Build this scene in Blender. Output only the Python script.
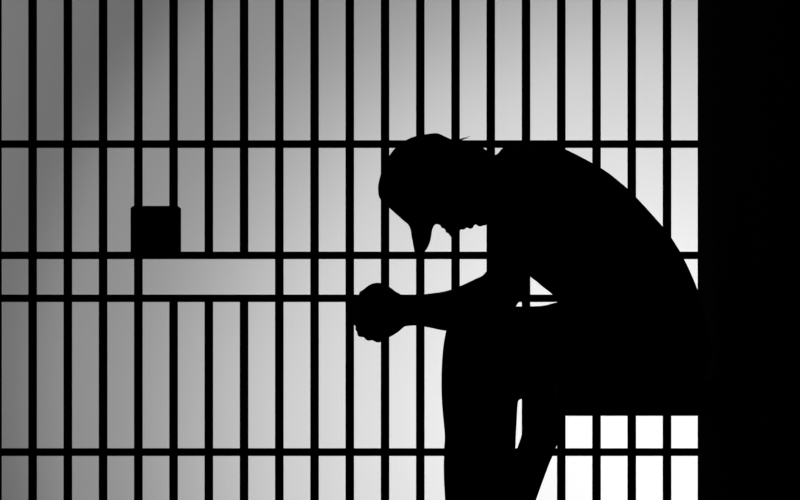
import bpy, bmesh, math, random
from mathutils import Vector, noise
random.seed(7)
sc = bpy.context.scene
for o in list(bpy.data.objects): bpy.data.objects.remove(o)

# ------------------------------------------------------------------ camera, world, light, exposure
F = 3045.0                      # focal length in pixels of an 800 px wide frame
CAMZ = 0.653; HOR = 290.0       # eye height, and the row it meets
YB, YW = 7.5, 9.4               # plane of the bars, face of the corridor wall
cam = bpy.data.objects.new('camera', bpy.data.cameras.new('camera'))
sc.collection.objects.link(cam); sc.camera = cam
cam.location = (0, 0, CAMZ); cam.rotation_euler = (math.pi/2, 0, 0)
cam.data.sensor_width = 36; cam.data.lens = 36*F/800
cam.data.shift_y = 40/800
cam.data.clip_end = 60

w = bpy.data.worlds.new('world'); sc.world = w; w.use_nodes = True
w.node_tree.nodes['Background'].inputs[0].default_value = (0, 0, 0, 1)
w.node_tree.nodes['Background'].inputs[1].default_value = 0
sc.view_settings.view_transform = 'Standard'; sc.view_settings.look = 'None'
sc.view_settings.gamma = 1; sc.view_settings.use_curve_mapping = False
sc.view_settings.exposure = 0

# twin-beam floodlight standing low in the corridor round the corner: two overlapping cones on the far wall
SPOT_LOC = (0.83, 7.75, 0.182)
def spot(name, energy, aim, half, blend):
    ld = bpy.data.lights.new(name, 'SPOT'); ld.energy = energy
    ld.spot_size = 2*half; ld.spot_blend = blend; ld.shadow_soft_size = 0.02
    lo = bpy.data.objects.new(name, ld); sc.collection.objects.link(lo)
    lo.location = SPOT_LOC
    lo.rotation_euler = (Vector(aim)-Vector(SPOT_LOC)).to_track_quat('-Z', 'Y').to_euler()
spot('corridor_floodlight', 74.0, (0.866, YW, 0.134), 0.889, 0.488)
spot('corridor_floodlight', 59.5, (0.772, YW, 0.218), 0.876, 0.148)
def area(name, energy, loc, rot, sx, sy):
    ad = bpy.data.lights.new(name, 'AREA'); ad.shape = 'RECTANGLE'
    ad.size = sx; ad.size_y = sy; ad.energy = energy
    ao = bpy.data.objects.new(name, ad); sc.collection.objects.link(ao)
    ao.location = loc; ao.rotation_euler = rot
area('overhead_fill', 95.0, (-0.5, 8.55, 6.0), (0, 0, 0), 8, 1.2)  # added fill from high above, evens out the far wall; no ceiling lamp there
area('side_fill', 92.0, (-4.9, 8.2, 1.2), (0, -math.pi/2, 0), 2.2, 1.0)  # added fill from the left, lifts the dim side of the far wall

# ------------------------------------------------------------------ helpers
def px(x, y, Y):
    return Vector(((x-400)/F*Y, Y, CAMZ-(y-HOR)/F*Y))

def mat(name, col, bump=0.0, scale=30, rough=1.0, var=0.0):
    m = bpy.data.materials.new(name); m.use_nodes = True
    nt = m.node_tree; b = nt.nodes['Principled BSDF']
    b.inputs['Roughness'].default_value = rough
    b.inputs['Specular IOR Level'].default_value = 0.0
    b.inputs['Base Color'].default_value = (*col, 1)
    tc = nt.nodes.new('ShaderNodeTexCoord'); n = nt.nodes.new('ShaderNodeTexNoise')
    n.inputs['Scale'].default_value = scale; n.inputs['Detail'].default_value = 5
    nt.links.new(tc.outputs['Object'], n.inputs['Vector'])
    if bump:
        bp = nt.nodes.new('ShaderNodeBump'); bp.inputs['Strength'].default_value = bump
        bp.inputs['Distance'].default_value = 0.004
        nt.links.new(n.outputs['Fac'], bp.inputs['Height']); nt.links.new(bp.outputs[0], b.inputs['Normal'])
    if var:
        mx = nt.nodes.new('ShaderNodeMix'); mx.data_type = 'RGBA'
        mx.inputs[6].default_value = (*[c*(1-var) for c in col], 1)
        mx.inputs[7].default_value = (*[c*(1+var) for c in col], 1)
        nt.links.new(n.outputs['Fac'], mx.inputs[0]); nt.links.new(mx.outputs[2], b.inputs['Base Color'])
    return m

M_plaster = mat('pale_plaster', (.78, .78, .78), bump=.05, scale=6, var=.015)
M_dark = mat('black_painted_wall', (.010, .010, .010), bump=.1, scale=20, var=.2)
M_floor = mat('dark_concrete', (.02, .02, .02), bump=.2, scale=15, var=.3)
M_iron = mat('black_iron', (.008, .008, .008), bump=.1, scale=60, var=.2)
M_bench = mat('black_steel', (.010, .010, .010), bump=.1, scale=40, var=.2)
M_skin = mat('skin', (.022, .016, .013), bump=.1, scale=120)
M_hair = mat('black_hair', (.006, .006, .006), bump=.4, scale=150)
M_shirt = mat('black_cotton', (.008, .008, .008), bump=.4, scale=40)
M_trous = mat('dark_trouser_cloth', (.008, .008, .009), bump=.4, scale=35)
M_shoe = mat('black_leather', (.008, .008, .008), bump=.1, scale=60)
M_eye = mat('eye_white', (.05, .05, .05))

def finish(name, me, m, parent=None, smooth=True):
    o = bpy.data.objects.new(name, me); sc.collection.objects.link(o)
    me.materials.clear(); me.materials.append(m)
    if smooth:
        for p in me.polygons: p.use_smooth = True
    if parent: o.parent = parent
    return o

def bm_obj(name, bm, m, parent=None, smooth=False):
    bmesh.ops.recalc_face_normals(bm, faces=bm.faces)
    me = bpy.data.meshes.new(name); bm.to_mesh(me); bm.free()
    return finish(name, me, m, parent, smooth)

def box(bm, lo, hi, bevel=0.0):
    vs = [bm.verts.new((x, y, z)) for x in (lo[0], hi[0]) for y in (lo[1], hi[1]) for z in (lo[2], hi[2])]
    fs = [(0,1,3,2), (4,6,7,5), (0,4,5,1), (2,3,7,6), (0,2,6,4), (1,5,7,3)]
    faces = [bm.faces.new([vs[i] for i in f]) for f in fs]
    if bevel:
        es = {e for f in faces for e in f.edges}
        bmesh.ops.bevel(bm, geom=list(es), offset=bevel, segments=3, affect='EDGES', profile=.5)

def cyl(bm, a, b, r, n=20, bevel=True):
    a = Vector(a); b = Vector(b); d = (b-a).normalized()
    u = d.orthogonal().normalized(); v = d.cross(u)
    rings = []
    for c, rr in ((a, r*.85), (a+d*r*.2, r), (b-d*r*.2, r), (b, r*.85)):
        rings.append([bm.verts.new(c+(u*math.cos(t)+v*math.sin(t))*rr) for t in [2*math.pi*i/n for i in range(n)]])
    for r0, r1 in zip(rings, rings[1:]):
        for i in range(n): bm.faces.new((r0[i], r0[(i+1)%n], r1[(i+1)%n], r1[i]))
    bm.faces.new(rings[0][::-1]); bm.faces.new(rings[-1])

def cr(p0, p1, p2, p3, t):
    return [.5*((2*b)+(-a+c)*t+(2*a-5*b+4*c-d)*t*t+(-a+3*b-3*c+d)*t**3) for a, b, c, d in zip(p0, p1, p2, p3)]

def spline(pts, k):
    out = []
    for i in range(len(pts)-1):
        p0 = pts[max(i-1, 0)]; p3 = pts[min(i+2, len(pts)-1)]
        for j in range(k): out.append(cr(p0, pts[i], pts[i+1], p3, j/k))
    out.append(list(pts[-1])); return out

def loft(bm, secs, inset=1.0, dins=None, n=36, k=3, egg=0.0):
    """secs: (x1,y1, x2,y2, Y, halfdepth[, egg]) in picture rows/columns at depth Y"""
    secs = [tuple(s) + ((egg,) if len(s) == 6 else ()) for s in secs]
    dins = inset if dins is None else dins
    rings = []
    for s in spline(secs, k):
        A = px(s[0], s[1], s[4]); B = px(s[2], s[3], s[4]); C_ = (A+B)/2; U = (A-B)/2*inset
        ring = []
        for i in range(n):
            t = 2*math.pi*i/n; c = math.cos(t); q = math.sin(t)
            wd = s[5]*dins*(1 - s[6]*max(0, -c)**1.2)
            ring.append(bm.verts.new(C_+U*c+Vector((0, wd*q, 0))))
        rings.append(ring)
    for r0, r1 in zip(rings, rings[1:]):
        for i in range(n): bm.faces.new((r0[i], r0[(i+1)%n], r1[(i+1)%n], r1[i]))
    for r in (rings[0], rings[-1]):
        c = bm.verts.new(sum((v.co for v in r), Vector())/n)
        for i in range(n): bm.faces.new((c, r[i], r[(i+1)%n]))

def tube(bm, pts, radii, n=16, k=4, flat=1.0):
    """round-ended tapering limb through world points"""
    P = spline([tuple(p)+(r,) for p, r in zip(pts, radii)], k)
    pos = [Vector(p[:3]) for p in P]; rad = [p[3] for p in P]
    d0 = (pos[0]-pos[1]).normalized(); d1 = (pos[-1]-pos[-2]).normalized()
    pre = [(pos[0]+d0*rad[0]*s, rad[0]*math.sqrt(max(0, 1-s*s))) for s in (.95, .8, .5)]
    post = [(pos[-1]+d1*rad[-1]*s, rad[-1]*math.sqrt(max(0, 1-s*s))) for s in (.5, .8, .95)]
    seq = pre+list(zip(pos, rad))+post
    u = None; rings = []
    for i, (c, r) in enumerate(seq):
        d = (seq[min(i+1, len(seq)-1)][0]-seq[max(i-1, 0)][0]).normalized()
        u = d.orthogonal().normalized() if u is None else (u-d*u.dot(d)).normalized()
        v = d.cross(u)
        rings.append([bm.verts.new(c+(u*math.cos(t)+v*math.sin(t)*flat)*r) for t in [2*math.pi*j/n for j in range(n)]])
    for r0, r1 in zip(rings, rings[1:]):
        for i in range(n): bm.faces.new((r0[i], r0[(i+1)%n], r1[(i+1)%n], r1[i]))
    bm.faces.new(rings[0][::-1]); bm.faces.new(rings[-1])

def ball(bm, c, r, rot=None):
    from mathutils import Matrix
    mt = Matrix.Translation(c) @ (rot if rot else Matrix()) @ Matrix.Diagonal((*r, 1))
    bmesh.ops.create_uvsphere(bm, u_segments=24, v_segments=16, radius=1, matrix=mt)

def fused(name, bm, m, parent, voxel, smooth=2, extra=None):
    """union of the overlapping closed volumes as one continuous skin"""
    bmesh.ops.recalc_face_normals(bm, faces=bm.faces)
    me = bpy.data.meshes.new(name+'_source'); bm.to_mesh(me); bm.free()
    t = bpy.data.objects.new(name+'_source', me); sc.collection.objects.link(t)
    r = t.modifiers.new('r', 'REMESH'); r.mode = 'VOXEL'; r.voxel_size = voxel
    if smooth:
        s = t.modifiers.new('s', 'SMOOTH'); s.iterations = smooth; s.factor = .5
    dg = bpy.context.evaluated_depsgraph_get(); dg.update()
    out = bpy.data.meshes.new_from_object(t.evaluated_get(dg)); out.name = name
    bpy.data.objects.remove(t); bpy.data.meshes.remove(me)
    if extra:
        b2 = bmesh.new(); b2.from_mesh(out); extra(b2)
        b2.to_mesh(out); b2.free()
    return finish(name, out, m, parent)

def structure(name, bm, m):
    o = bm_obj(name, bm, m); o['kind'] = 'structure'; return o

# ------------------------------------------------------------------ the setting
XW = (698.2-400)/F*YB            # face of the cell's side wall
HEAD = 2.1                       # underside of the lintel over the bars
b = bmesh.new(); box(b, (-5, 3.0, -.1), (4, YW+.2, 0)); structure('floor', b, M_floor)
b = bmesh.new(); box(b, (-5, YW, 0), (4, YW+.2, 6.2)); structure('wall_back', b, M_plaster)
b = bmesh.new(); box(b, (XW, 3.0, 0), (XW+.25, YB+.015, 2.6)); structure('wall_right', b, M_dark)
b = bmesh.new(); box(b, (-1.35, 3.0, 0), (-1.1, YB+.015, 2.6)); structure('wall_left_light_block', b, M_dark)  # unseen wall, added to keep the side fill out of the cell
b = bmesh.new(); box(b, (-5, YB-.1, HEAD), (XW-.001, YB+.1, 6.2)); structure('wall_front_light_block', b, M_dark)  # unseen lintel wall, set low to block the overhead fill from the person
b = bmesh.new(); box(b, (-5, 3.0, 2.6), (XW+.25, YB-.101, 2.7)); structure('ceiling', b, M_dark)

# ------------------------------------------------------------------ barred cell gate
def root(name, loc, label, cat, group=None):
    o = bpy.data.objects.new(name, None); sc.collection.objects.link(o); o.location = loc
    o.empty_display_size = .1
    o['label'] = label; o['category'] = cat
    if group: o['group'] = group
    bpy.context.view_layer.update()
    return o

def adopt(parent, *objs):
    for o in objs:
        o.parent = parent
        o.matrix_parent_inverse = parent.matrix_world.inverted()

PX = YB/F                                     # metres per pixel in the plane of the bars
zrow = lambda y: CAMZ-(y-HOR)*PX
xcol = lambda x: (x-400)*PX
gate = root('cell_gate', (0, YB, 0), 'black iron barred cell gate spanning the room, with a food slot and lock box', 'barred gate')
R = 4.35*PX
rows = [144.1, 255.4, 298.3, 452.1]
for k in range(-1, 20):
    x = xcol(32.6+35.245*(k-1))
    spans = [(0.0, HEAD)]
    if k in (5, 6, 7): spans = [(zrow(rows[1]), HEAD), (0.0, zrow(rows[2]))]
    for z0, z1 in spans:
        b = bmesh.new(); cyl(b, (x, YB, z0), (x, YB, z1), R)
        adopt(gate, bm_obj('vertical_bar', b, M_iron, None, True))
for r in rows:
    b = bmesh.new(); z = zrow(r); h = 3.75*PX
    box(b, (-1.0995, YB-.0085, z-h), (XW-.0005, YB+.0085, z+h), .0012)
    adopt(gate, bm_obj('crossbar', b, M_iron))
# lock box with clipped top corners
b = bmesh.new()
out = [(131.5, 258), (131.5, 208.3), (134, 206.2), (178, 206.2), (180.3, 208.3), (180.3, 258)]
fr = [b.verts.new((xcol(x), YB-.028, zrow(y))) for x, y in out]
bk = [b.verts.new((xcol(x), YB+.028, zrow(y))) for x, y in out]
b.faces.new(fr); b.faces.new(bk[::-1])
for i in range(6): b.faces.new((fr[i], bk[i], bk[(i+1) % 6], fr[(i+1) % 6]))
lock = bm_obj('lock_box', b, M_iron); adopt(gate, lock)
b = bmesh.new(); cyl(b, (xcol(156), YB-.031, zrow(232)), (xcol(156), YB-.0275, zrow(232)), .012)
kh = bm_obj('keyhole_plate', b, M_iron, None, True); adopt(lock, kh)

# ------------------------------------------------------------------ bench fixed to the side wall
YN = 6.80
bx0 = (564.8-400)/F*YN; bz0 = CAMZ-(416.0-HOR)/F*YN
b = bmesh.new(); box(b, (bx0, YN, bz0), (XW-.0005, YB-.03, .4435), .004)
bench = bm_obj('bench', b, M_bench)
bench['label'] = 'thick black slab bench fixed to the right wall under the seated person'; bench['category'] = 'bench'

# ------------------------------------------------------------------ the seated person
man = root('person', (.45, 7.0, .45), 'person in dark shirt and trousers seated on the bench, bowed head above clasped hands', 'person')

HY = 6.98
head = [(378.0,187,378.3,194,HY,.016,0), (379.3,180,380,198.5,HY,.034,0), (383,167,384.5,203.5,HY,.050,.05),
        (389,156,390.5,209.5,HY,.060,.1), (396,147.2,399,217.2,HY,.068,.15), (406,140,408.5,225,HY,.074,.22),
        (417,135.7,418.5,226.5,HY,.0765,.28), (429,133.8,430,225.8,HY,.077,.32), (437.5,133.2,438,225,HY,.075,.36),
        (445,136.5,445,230,HY,.071,.42), (451.5,139.3,451.5,236,HY,.066,.5), (457,140.8,455.5,237,HY,.063,.5),
        (463,141.8,460.5,229.5,HY,.060,.4), (472,143.5,469,227.5,HY,.058,.25), (482,146.3,477,224.5,HY,.059,.1),
        (491,154,486,223,HY,.064,0)]
torso = [(497.5,153.3,492,224,7.0,.078), (502,147.5,499,228,7.0,.100), (515,144.5,506,238,7.0,.140), (530,143.3,512,248,7.0,.170),
         (548,144.5,517,257,7.0,.187), (566,149.5,521,265,7.0,.192), (601,168,530,276.5,7.0,.180), (620,182.2,536.5,281.5,7.0,.172), (636.6,197.6,541.5,286,7.0,.165),
         (672.2,238.8,553,295,7.0,.160), (693.3,279,558,302,7.0,.165), (704,312,562,322,7.0,.172), (709,345,575,352,7.0,.176)]
pelvis = [(700,295,560,312,7.0,.160), (708,330,566,338,7.0,.176), (711,352,592,362,7.0,.178), (706,377.5,606,378.5,7.0,.165)]
thigh_n = [(690,318,690,376,6.94,.07), (650,306,650,379,6.91,.088), (600,303.5,600,380,6.885,.090), (562,301.6,563,382,6.87,.088), (545,305.3,546,390.5,6.86,.086), (530,306.2,530,397.5,6.855,.084),
           (500,306.5,500,401,6.845,.080), (476,309,476,399,6.84,.074), (458,315,458,388,6.84,.064), (448,325,448,372,6.84,.048)]
shank_n = [(449,322,490,326,6.84,.05), (446,331,505,345,6.84,.070), (442.8,350,514,370,6.84,.076), (441.3,378,517.8,398,6.84,.076), (442,405,517.3,410,6.84,.074),
           (444.6,434,516,436,6.84,.070), (444.1,449,515.4,450,6.84,.068), (443.6,471,513,472,6.84,.066), (445,500,510,500,6.84,.062), (449,535,505,537,6.84,.058), (452,556,502,558,6.84,.056)]
thigh_f = [(690,318,690,372,7.12,.07), (650,312,650,375,7.14,.082), (610,314,610,376,7.13,.080), (582,318,582,379,7.10,.076),
           (563,322,564,375.5,7.07,.068), (547,336,544,390,7.05,.058), (535,356,534,392,7.05,.040)]
shank_f = [(527,352,550,362,7.05,.050), (524.5,385,555,391,7.05,.058), (523.7,408,557.8,408,7.05,.060), (523.3,420,558.6,421,7.05,.060), (521.8,434,559.2,437,7.05,.058),
           (516.8,449,555.3,449.5,7.05,.056), (510.5,465,548.8,465,7.05,.053), (499,500,536,500,7.05,.050), (487,535,524,536,7.05,.047), (482,550,519,551,7.05,.046)]
arm_n = [(510,160,548,158,6.85,.035), (500,170,556,172,6.825,.055), (493,186,556,190,6.81,.060), (490,215,548,218,6.805,.058),
         (488.5,240,540,242,6.81,.054), (487.5,262,533,262,6.815,.052), (487.2,276,529,277,6.82,.048), (488,292,525.5,294,6.825,.044), (495,303,519.5,301.5,6.83,.034), (497,309,515,308,6.83,.026)]
fore_n = [(512,280,512,308,6.83,.028), (500,274,500,318,6.83,.042), (488,270.5,487,324,6.84,.046), (483,275.3,480,326,6.85,.046), (475,279,475,327.5,6.85,.046), (460,286,460,330.5,6.875,.044), (445,291.2,445,330.8,6.90,.040),
          (430,293.4,430,327.8,6.92,.034), (416,295.2,416,325.6,6.94,.030), (404,297,403,327,6.955,.029), (394,296,394,332,6.96,.024)]
arm_f = [(512,164,546,162,7.15,.035), (503,174,552,176,7.175,.055), (495,190,552,192,7.19,.060), (493,215,544,218,7.195,.058),
         (492,240,536,242,7.19,.052), (491,262,529,262,7.18,.048), (491,276,525,277,7.175,.044), (492,292,522,294,7.17,.042), (499,303,515,303,7.165,.028)]
fore_f = [(510,282,510,305,7.16,.026), (498,277,498,316,7.16,.038), (484,282,484,322,7.15,.042), (460,289,460,326,7.11,.040), (445,294,445,327,7.085,.036),
          (430,297,430,326,7.06,.031), (416,298,416,324.5,7.04,.028), (403,298,403,327,7.025,.027), (394,297,394,332,7.015,.023)]

bm = bmesh.new()
loft(bm, head, .985, .97)
loft(bm, [head[-2], head[-1]]+torso[:2], .985, .98)
loft(bm, torso, .95); loft(bm, pelvis, .95)
for s in (thigh_n, shank_n, thigh_f, shank_f): loft(bm, s, .90)
loft(bm, arm_n[:5], .92); loft(bm, arm_n[4:], .985)
loft(bm, arm_f[:5], .92); loft(bm, arm_f[4:], .985)
loft(bm, fore_n); loft(bm, fore_f)
# crown, face front and jaw at true outline (skin shows there)
# nose
loft(bm, [(404,218,440,218,HY,.020), (409.8,228,433.2,227.5,HY,.015), (411.3,236,431.8,234,HY,.0145), (412.3,241,430.6,240.5,HY,.016),
          (413.6,248,427.6,248,HY,.018), (414.6,252.5,424,252.5,HY,.0165), (416.5,256,421.5,256,HY,.009)], n=24)
for s in (-1, 1):
    ball(bm, px(424.5, 243.5, HY+s*.014), (.009, .0085, .010))           # nostril wings
    ball(bm, px(407, 217, HY+s*.032), (.013, .022, .011))                # brow ridge
    ball(bm, px(412.5, 218.8, HY+s*.0295), (.0125, .0135, .0105))         # eyelid
    ball(bm, px(429, 212, HY+s*.036), (.026, .016, .026))                # cheek
    # ear: shell and rim
    ball(bm, px(438, 190, HY+s*.074), (.015, .010, .025))
    tube(bm, [px(434, 203, HY+s*.076), px(446, 199, HY+s*.088), px(448, 186, HY+s*.092), px(440, 178, HY+s*.090), px(431, 181, HY+s*.080)], [.004]*5, n=10)
tube(bm, [px(442, 225.3, HY-.024), px(442.5, 226.8, HY), px(442, 225.3, HY+.024)], [.0025, .0035, .0025], n=10)
tube(bm, [px(446.5, 229.5, HY-.020), px(447, 231.5, HY), px(446.5, 229.5, HY+.020)], [.0025, .0035, .0025], n=10)
ball(bm, px(454, 231.5, HY), (.013, .020, .015))                          # chin
for cx_, cy_, r in ((463, 226.6, 3.3), (470.5, 226, 3.1), (480, 223, 3.7), (484.5, 222.5, 3.2)):
    ball(bm, px(cx_, cy_, HY), (r/436, .012, r/436))                      # folds of skin under the jaw

# clasped hands, fingers interlaced
def hand(sgn):
    Y0 = 6.985
    Yp = Y0+sgn*.023                                                      # palm layer
    P = lambda x, y, d: px(x, y, Y0+sgn*d)
    loft(bm, [(405,297,404,327,Yp+sgn*.005,.027), (396,291.6,397,333,Yp,.022), (386,288,388,338,Yp,.019), (376,288.5,379,339.5,Yp,.0175), (367,291,370,336,Yp,.015), (362,296,364,330,Yp,.011)], n=28)
    # (x, y) of the knuckle, shift of the interlace
    off = 0 if sgn < 0 else 5.2
    kn = [(367.6, 293), (362.3, 303), (361.3, 315.5), (363.6, 327.5)]
    for i, (x, y) in enumerate(kn):
        x += (0, -.5, 0, 1.8)[i] if sgn > 0 else 0
        r = (.0082, .0086, .0083, .0072)[i]
        L = (1, 1.12, 1.05, .82)[i]
        y0 = y+off
        pts = [P(x+8, y0, .030), P(x, y0+.3, .027), P(x-4.6, y0+.8, .008), P(x-4.2, y0+1.2, -.016), P(x+3, y0+1.5, -.037), P(x+11*L, y0+1.8, -.0425), P(x+18*L, y0+2.2, -.041)]
        tube(bm, pts, [r*1.1, r*1.15, r, r*1.06, r*1.04, r*.93, r*.82], n=16)
    # thumb leaves the side of the palm near the wrist and lies over the index finger
    if sgn < 0:
        tube(bm, [P(398, 301, .020), P(390, 293.2, .018), P(381, 287.2, .010), P(373, 287.4, -.002), P(366.5, 290.8, -.010)], [.012, .0115, .0098, .0092, .0075], n=16)
    else:
        tube(bm, [P(398, 301, .020), P(391, 294.5, .018), P(384, 290.5, .014), P(377, 290.5, .004), P(371, 294, -.004)], [.012, .0115, .0098, .0090, .0075], n=16)
    tube(bm, [P(398, 325.5, .022), P(389, 330, .022), P(378, 333, .020), P(370, 333, .016)], [.012, .0135, .012, .011], n=14)   # heel of the hand
hand(-1); hand(1)
# little finger side
ball(bm, px(369, 335.8, 6.985), (.012, .020, .0115))
ball(bm, px(378, 335.5, 6.985), (.015, .022, .0165))
body = fused('body', bm, M_skin, None, .0034, 1)
adopt(man, body)

for s in (-1, 1):
    b = bmesh.new(); ball(b, px(413, 220.5, HY+s*.0285), (.0105, .0105, .0105))
    e = bm_obj('eye', b, M_eye, None, True); adopt(man, e)

# hair: close cap over crown and nape, a few loose strands
hair_secs = [(378.0,186.5,378.3,194.5,HY,.018), (379.2,180,380,199,HY,.036), (383,167,384.3,203,HY,.053), (389,156,390.5,208,HY,.0635),
             (396,147.2,397.5,209,HY,.072), (406,140,407,203,HY,.0775), (417,135.7,417,197,HY,.080), (429,133.8,428,188,HY,.0805),
             (437.5,133.2,437,182,HY,.079), (445,136.5,446,186,HY,.0755), (451.5,139.3,453,196,HY,.070), (457,141,459,200,HY,.066), (464,143,465,190,HY,.060), (470,147,470,178,HY,.045)]
def strands(b2):
    def s(pts, r):
        tube(b2, [px(*p) for p in pts], [r, r*.9, r*.6, r*.25], n=6, k=3)
    s([(455, 141.5, HY-.01), (461, 139.2, HY-.012), (465, 137.8, HY-.012), (470.2, 136.3, HY-.012)], .0016)
    s([(458, 141.5, HY-.01), (462, 139.6, HY-.012), (466, 138.6, HY-.012), (469, 138.0, HY-.012)], .0010)
    rr = random.Random(3)
    for i in range(60):
        t = rr.uniform(0, 1); x = 384+t*74; q = rr.uniform(-1, 1)
        # nearest outline height
        ys = [(381,178),(389,160),(396,151),(406,144),(417,140),(429,138),(445,141),(460,147)]
        for (xa, ya), (xb, yb) in zip(ys, ys[1:]):
            if xa <= x <= xb: y = ya+(yb-ya)*(x-xa)/(xb-xa)
        d = .055*q; y += 14*q*q
        s([(x, y+2, HY+d), (x+2.5, y, HY+d*1.02), (x+5, y-.6, HY+d*1.03), (x+7, y-.3, HY+d*1.04)], .0012)
bm = bmesh.new(); loft(bm, hair_secs)
hair = fused('hair', bm, M_hair, None, .003, 1, strands); adopt(man, hair)

bm = bmesh.new()
loft(bm, torso[1:]); loft(bm, arm_n[:6]); loft(bm, arm_f[:6])
# rolled collar
tube(bm, [px(504, 152.5, 7.0), px(497, 165, 6.93), px(493, 195, 6.915), px(491, 218, 6.95), px(491, 223, 7.0),
          px(491, 218, 7.05), px(493, 195, 7.085), px(497, 165, 7.07), px(504, 152.5, 7.0)], [.008]*9, n=10)
shirt = fused('shirt', bm, M_shirt, None, .0045, 1); adopt(man, shirt)

bm = bmesh.new()
loft(bm, pelvis)
for s in (thigh_n, shank_n, thigh_f, shank_f): loft(bm, s)
trousers = fused('trousers', bm, M_trous, None, .0045, 1); adopt(man, trousers)

# shoes flat on the floor below the frame
for x, Y in ((478, 6.84), (502, 7.05)):
    a = px(x, 0, Y).x
    bm = bmesh.new()
    tube(bm, [(a+.045, Y, .045), (a, Y, .05), (a-.07, Y, .045), (a-.15, Y, .036), (a-.19, Y, .030)], [.040, .044, .043, .037, .026], n=20)
    tube(bm, [(a, Y, .05), (a+.004, Y, .085), (a+.004, Y, .115)], [.045, .042, .040], n=20)
    for v in bm.verts:
        if v.co.z < .002: v.co.z = .002
    sh = fused('shoe', bm, M_shoe, None, .004, 2)
    for v in sh.data.vertices:
        if v.co.z < .001: v.co.z = .001
    b = bmesh.new()
    outl = [(a+.085, 0), (a+.07, .030), (a, .034), (a-.08, .040), (a-.15, .043), (a-.205, .030), (a-.222, 0)]
    ring = outl + [(x_, -y_) for x_, y_ in outl[-2:0:-1]]
    lo_ = [b.verts.new((x_, Y+y_, 0)) for x_, y_ in ring]; hi_ = [b.verts.new((x_, Y+y_, .016)) for x_, y_ in ring]
    b.faces.new(lo_); b.faces.new(hi_)
    for i in range(len(ring)): b.faces.new((lo_[i], lo_[(i+1) % len(ring)], hi_[(i+1) % len(ring)], hi_[i]))
    sole = bm_obj('sole', b, M_shoe)
    adopt(man, sh); adopt(sh, sole)
